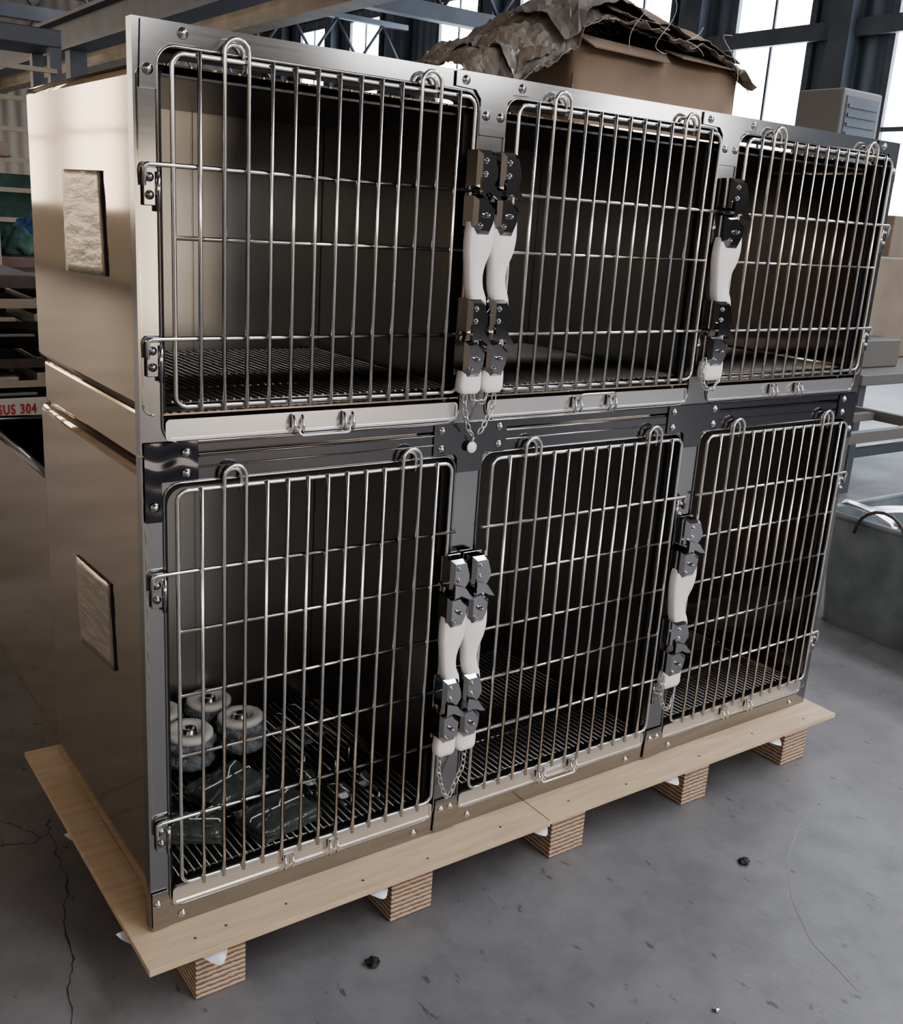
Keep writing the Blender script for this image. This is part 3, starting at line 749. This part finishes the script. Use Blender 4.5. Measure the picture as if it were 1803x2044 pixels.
t=thing('steel_bin',(3.2,.1,FZ),'grey painted steel scrap bin with rounded corners and a wire handle','bin')
b=B()
L0=rrect(-.42,.45,-.55,.48,.08,5);L1=rrect(-.45,.48,-.58,.51,.08,5)
def loop(P,z): return [b.bm.verts.new((x,y,z)) for x,y in P]
A=loop(L0,.0008);C=loop(L1,.42);n=len(A)
Dd=loop(rrect(-.44,.47,-.57,.50,.08,5),.42);E=loop(rrect(-.41,.44,-.54,.47,.08,5),.02)
fs=[b.bm.faces.new(A[::-1]),b.bm.faces.new(E)]
for i in range(n):
    j=(i+1)%n
    fs+= [b.bm.faces.new((A[i],A[j],C[j],C[i])),b.bm.faces.new((C[i],C[j],Dd[j],Dd[i])),b.bm.faces.new((Dd[i],Dd[j],E[j],E[i]))]
b._tag(fs);b.done('bin_body',M_bin,t)
b=B();b.tube([(x,y,.42) for x,y in L1],.012,8,closed=True);b.done('rim',M_bin,t)
b=B();b.tube([(-.47,.25+.10*math.cos(a),.38+.10*math.sin(a)*1.0) for a in [math.pi*k/10 for k in range(11)]],.006,8);b.done('handle',M_steelold,t)
for (x,y,dx,dy,z0_,z1_,w) in ((-.43,.44,.05,-.20,.475,.425,.045),(-.36,.40,.22,-.16,.44,.45,.05),(-.25,.05,.35,-.25,.40,.44,.05)):
    b=B();G=[]
    for i in range(9):
        t_=i/8;cxx=x+dx*t_;cyy=y+dy*t_;z=z0_+(z1_-z0_)*t_+.012*math.sin(math.pi*t_)
        L=math.hypot(dx,dy);G.append((b.bm.verts.new((cxx-dy/L*w/2,cyy+dx/L*w/2,z)),b.bm.verts.new((cxx+dy/L*w/2,cyy-dx/L*w/2,z-.01))))
    fs=[b.bm.faces.new((G[i][0],G[i][1],G[i+1][1],G[i+1][0])) for i in range(8)];b._tag(fs,True)
    o=b.done('steel_offcut',M_tray,t,label='bright curled sheet steel offcut');o.modifiers.new('s','SOLIDIFY').thickness=.003
t=thing('work_table',(5.6,2.6,FZ),'dark steel work table with cluttered top','table')
b=B();b.box(-1.0,1.6,-.9,.9,.62,.68,.005);b.done('table_top',M_cab,t)
for x in (-.95,1.5):
    for y in (-.85,.85):
        b=B();b.box(x-.03,x+.03,y-.03,y+.03,.0005,.62);b.done('leg',M_beam,t)
b=B();b.box(-.91,1.46,-.87,-.83,.2,.25);b.box(-.91,-.87,-.83,.83,.2,.25);b.done('stretcher',M_beam,t)
for (x,y,w,d,h,m,lab,nm,cat) in ((5.6,2.55,.9,.7,.62,M_card2,'beige cardboard carton standing on a steel table','carton','box'),(5.0,2.05,.5,.3,.16,M_cab,'dark steel part lying on a steel table','machine_part','machine part'),(6.65,3.05,.5,.5,.9,M_card2,'tall brown carton on a steel table','carton','box')):
    t=thing(nm,(x,y,FZ+.681),lab,cat)
    b=B();b.box(-w/2,w/2,-d/2,d/2,.0005,h,.008);b.done('body',m,t)
    b=B();b.box(-w/2-.002,w/2+.002,-.03,.03,h+.0002,h+.003);b.box(-w/2-.003,-w/2-.0005,-.03,.03,h*.7,h);b.done('tape',M_green if nm=='carton' else M_beam,t)
for i,(x,y) in enumerate(((3.85,1.45),(6.6,5.4))):
    t=thing('steel_trestle',(x,y,FZ),'low dark steel trestle frame on the shop floor','trestle',None)
    b=B()
    for px in (-.5,.5):
        for py in (-.35,.35): b.box(px-.02,px+.02,py-.02,py+.02,.0005,.5)
    b.box(-.52,.52,-.37,-.33,.5,.55);b.box(-.52,.52,.33,.37,.5,.55);b.box(-.52,-.48,-.33,.33,.5,.55);b.box(.48,.52,-.33,.33,.5,.55);b.box(-.5,.5,-.02,.02,.5,.54)
    b.done('frame',M_cab,t)
t=thing('machine_cabinet',(8.35,4.8,FZ),'tall grey machine cabinet with a louvred front','cabinet')
b=B();b.box(-.30,.30,-.25,.25,.0008,2.72,.02);b.done('cabinet_body',M_cab,t)
b=B()
b.box(-.25,.25,-.258,-.251,2.0,2.66,.003)
for k in range(7): b.box(-.22,.22,-.268,-.2585,2.08+k*.08,2.11+k*.08)
b.done('vent',M_beam,t)
for (x,y,s,m,lab,nm) in ((.371,-.161,.013,M_dark,'small black crumpled scrap on the concrete floor','scrap'),(1.267,-.315,.012,M_dark,'small black torn scrap on the concrete floor','scrap'),(.85,-.591,.006,M_chrome,'small bright steel nut on the concrete floor','nut')):
    b=B();r=bmesh.ops.create_icosphere(b.bm,subdivisions=3,radius=s)
    for v in r['verts']:
        n=mn.noise(v.co*120+Vector((x*9,0,0)));v.co=v.co*(1+.6*n);v.co.z=v.co.z*.4+s*.4
    b._tag(b.bm.faces);o=b.done(nm,m,None,lab,nm);o.location=(x,y,FZ+.0008)

# ---------------------------------------------------------------- world + camera
w=bpy.data.worlds.new('World');sc.world=w;w.use_nodes=True
w.node_tree.nodes['Background'].inputs[0].default_value=(.6,.7,.85,1);w.node_tree.nodes['Background'].inputs[1].default_value=.6
cam=bpy.data.cameras.new('Camera');co=bpy.data.objects.new('Camera',cam);col.objects.link(co)
cam.sensor_fit='VERTICAL';cam.sensor_height=36;cam.lens=2035.5/2044*36;cam.clip_end=200;cam.clip_start=.02
r0=Vector((.8143,-.577051,.062679));r1=Vector((-.111649,-.261683,-.958675));r2=Vector((.569606,.77365,-.277515))
Mx=Matrix((( r0.x,-r1.x,-r2.x,-.518),(r0.y,-r1.y,-r2.y,-1.5248),(r0.z,-r1.z,-r2.z,1.2599),(0,0,0,1)))
co.matrix_world=Mx
sc.camera=co
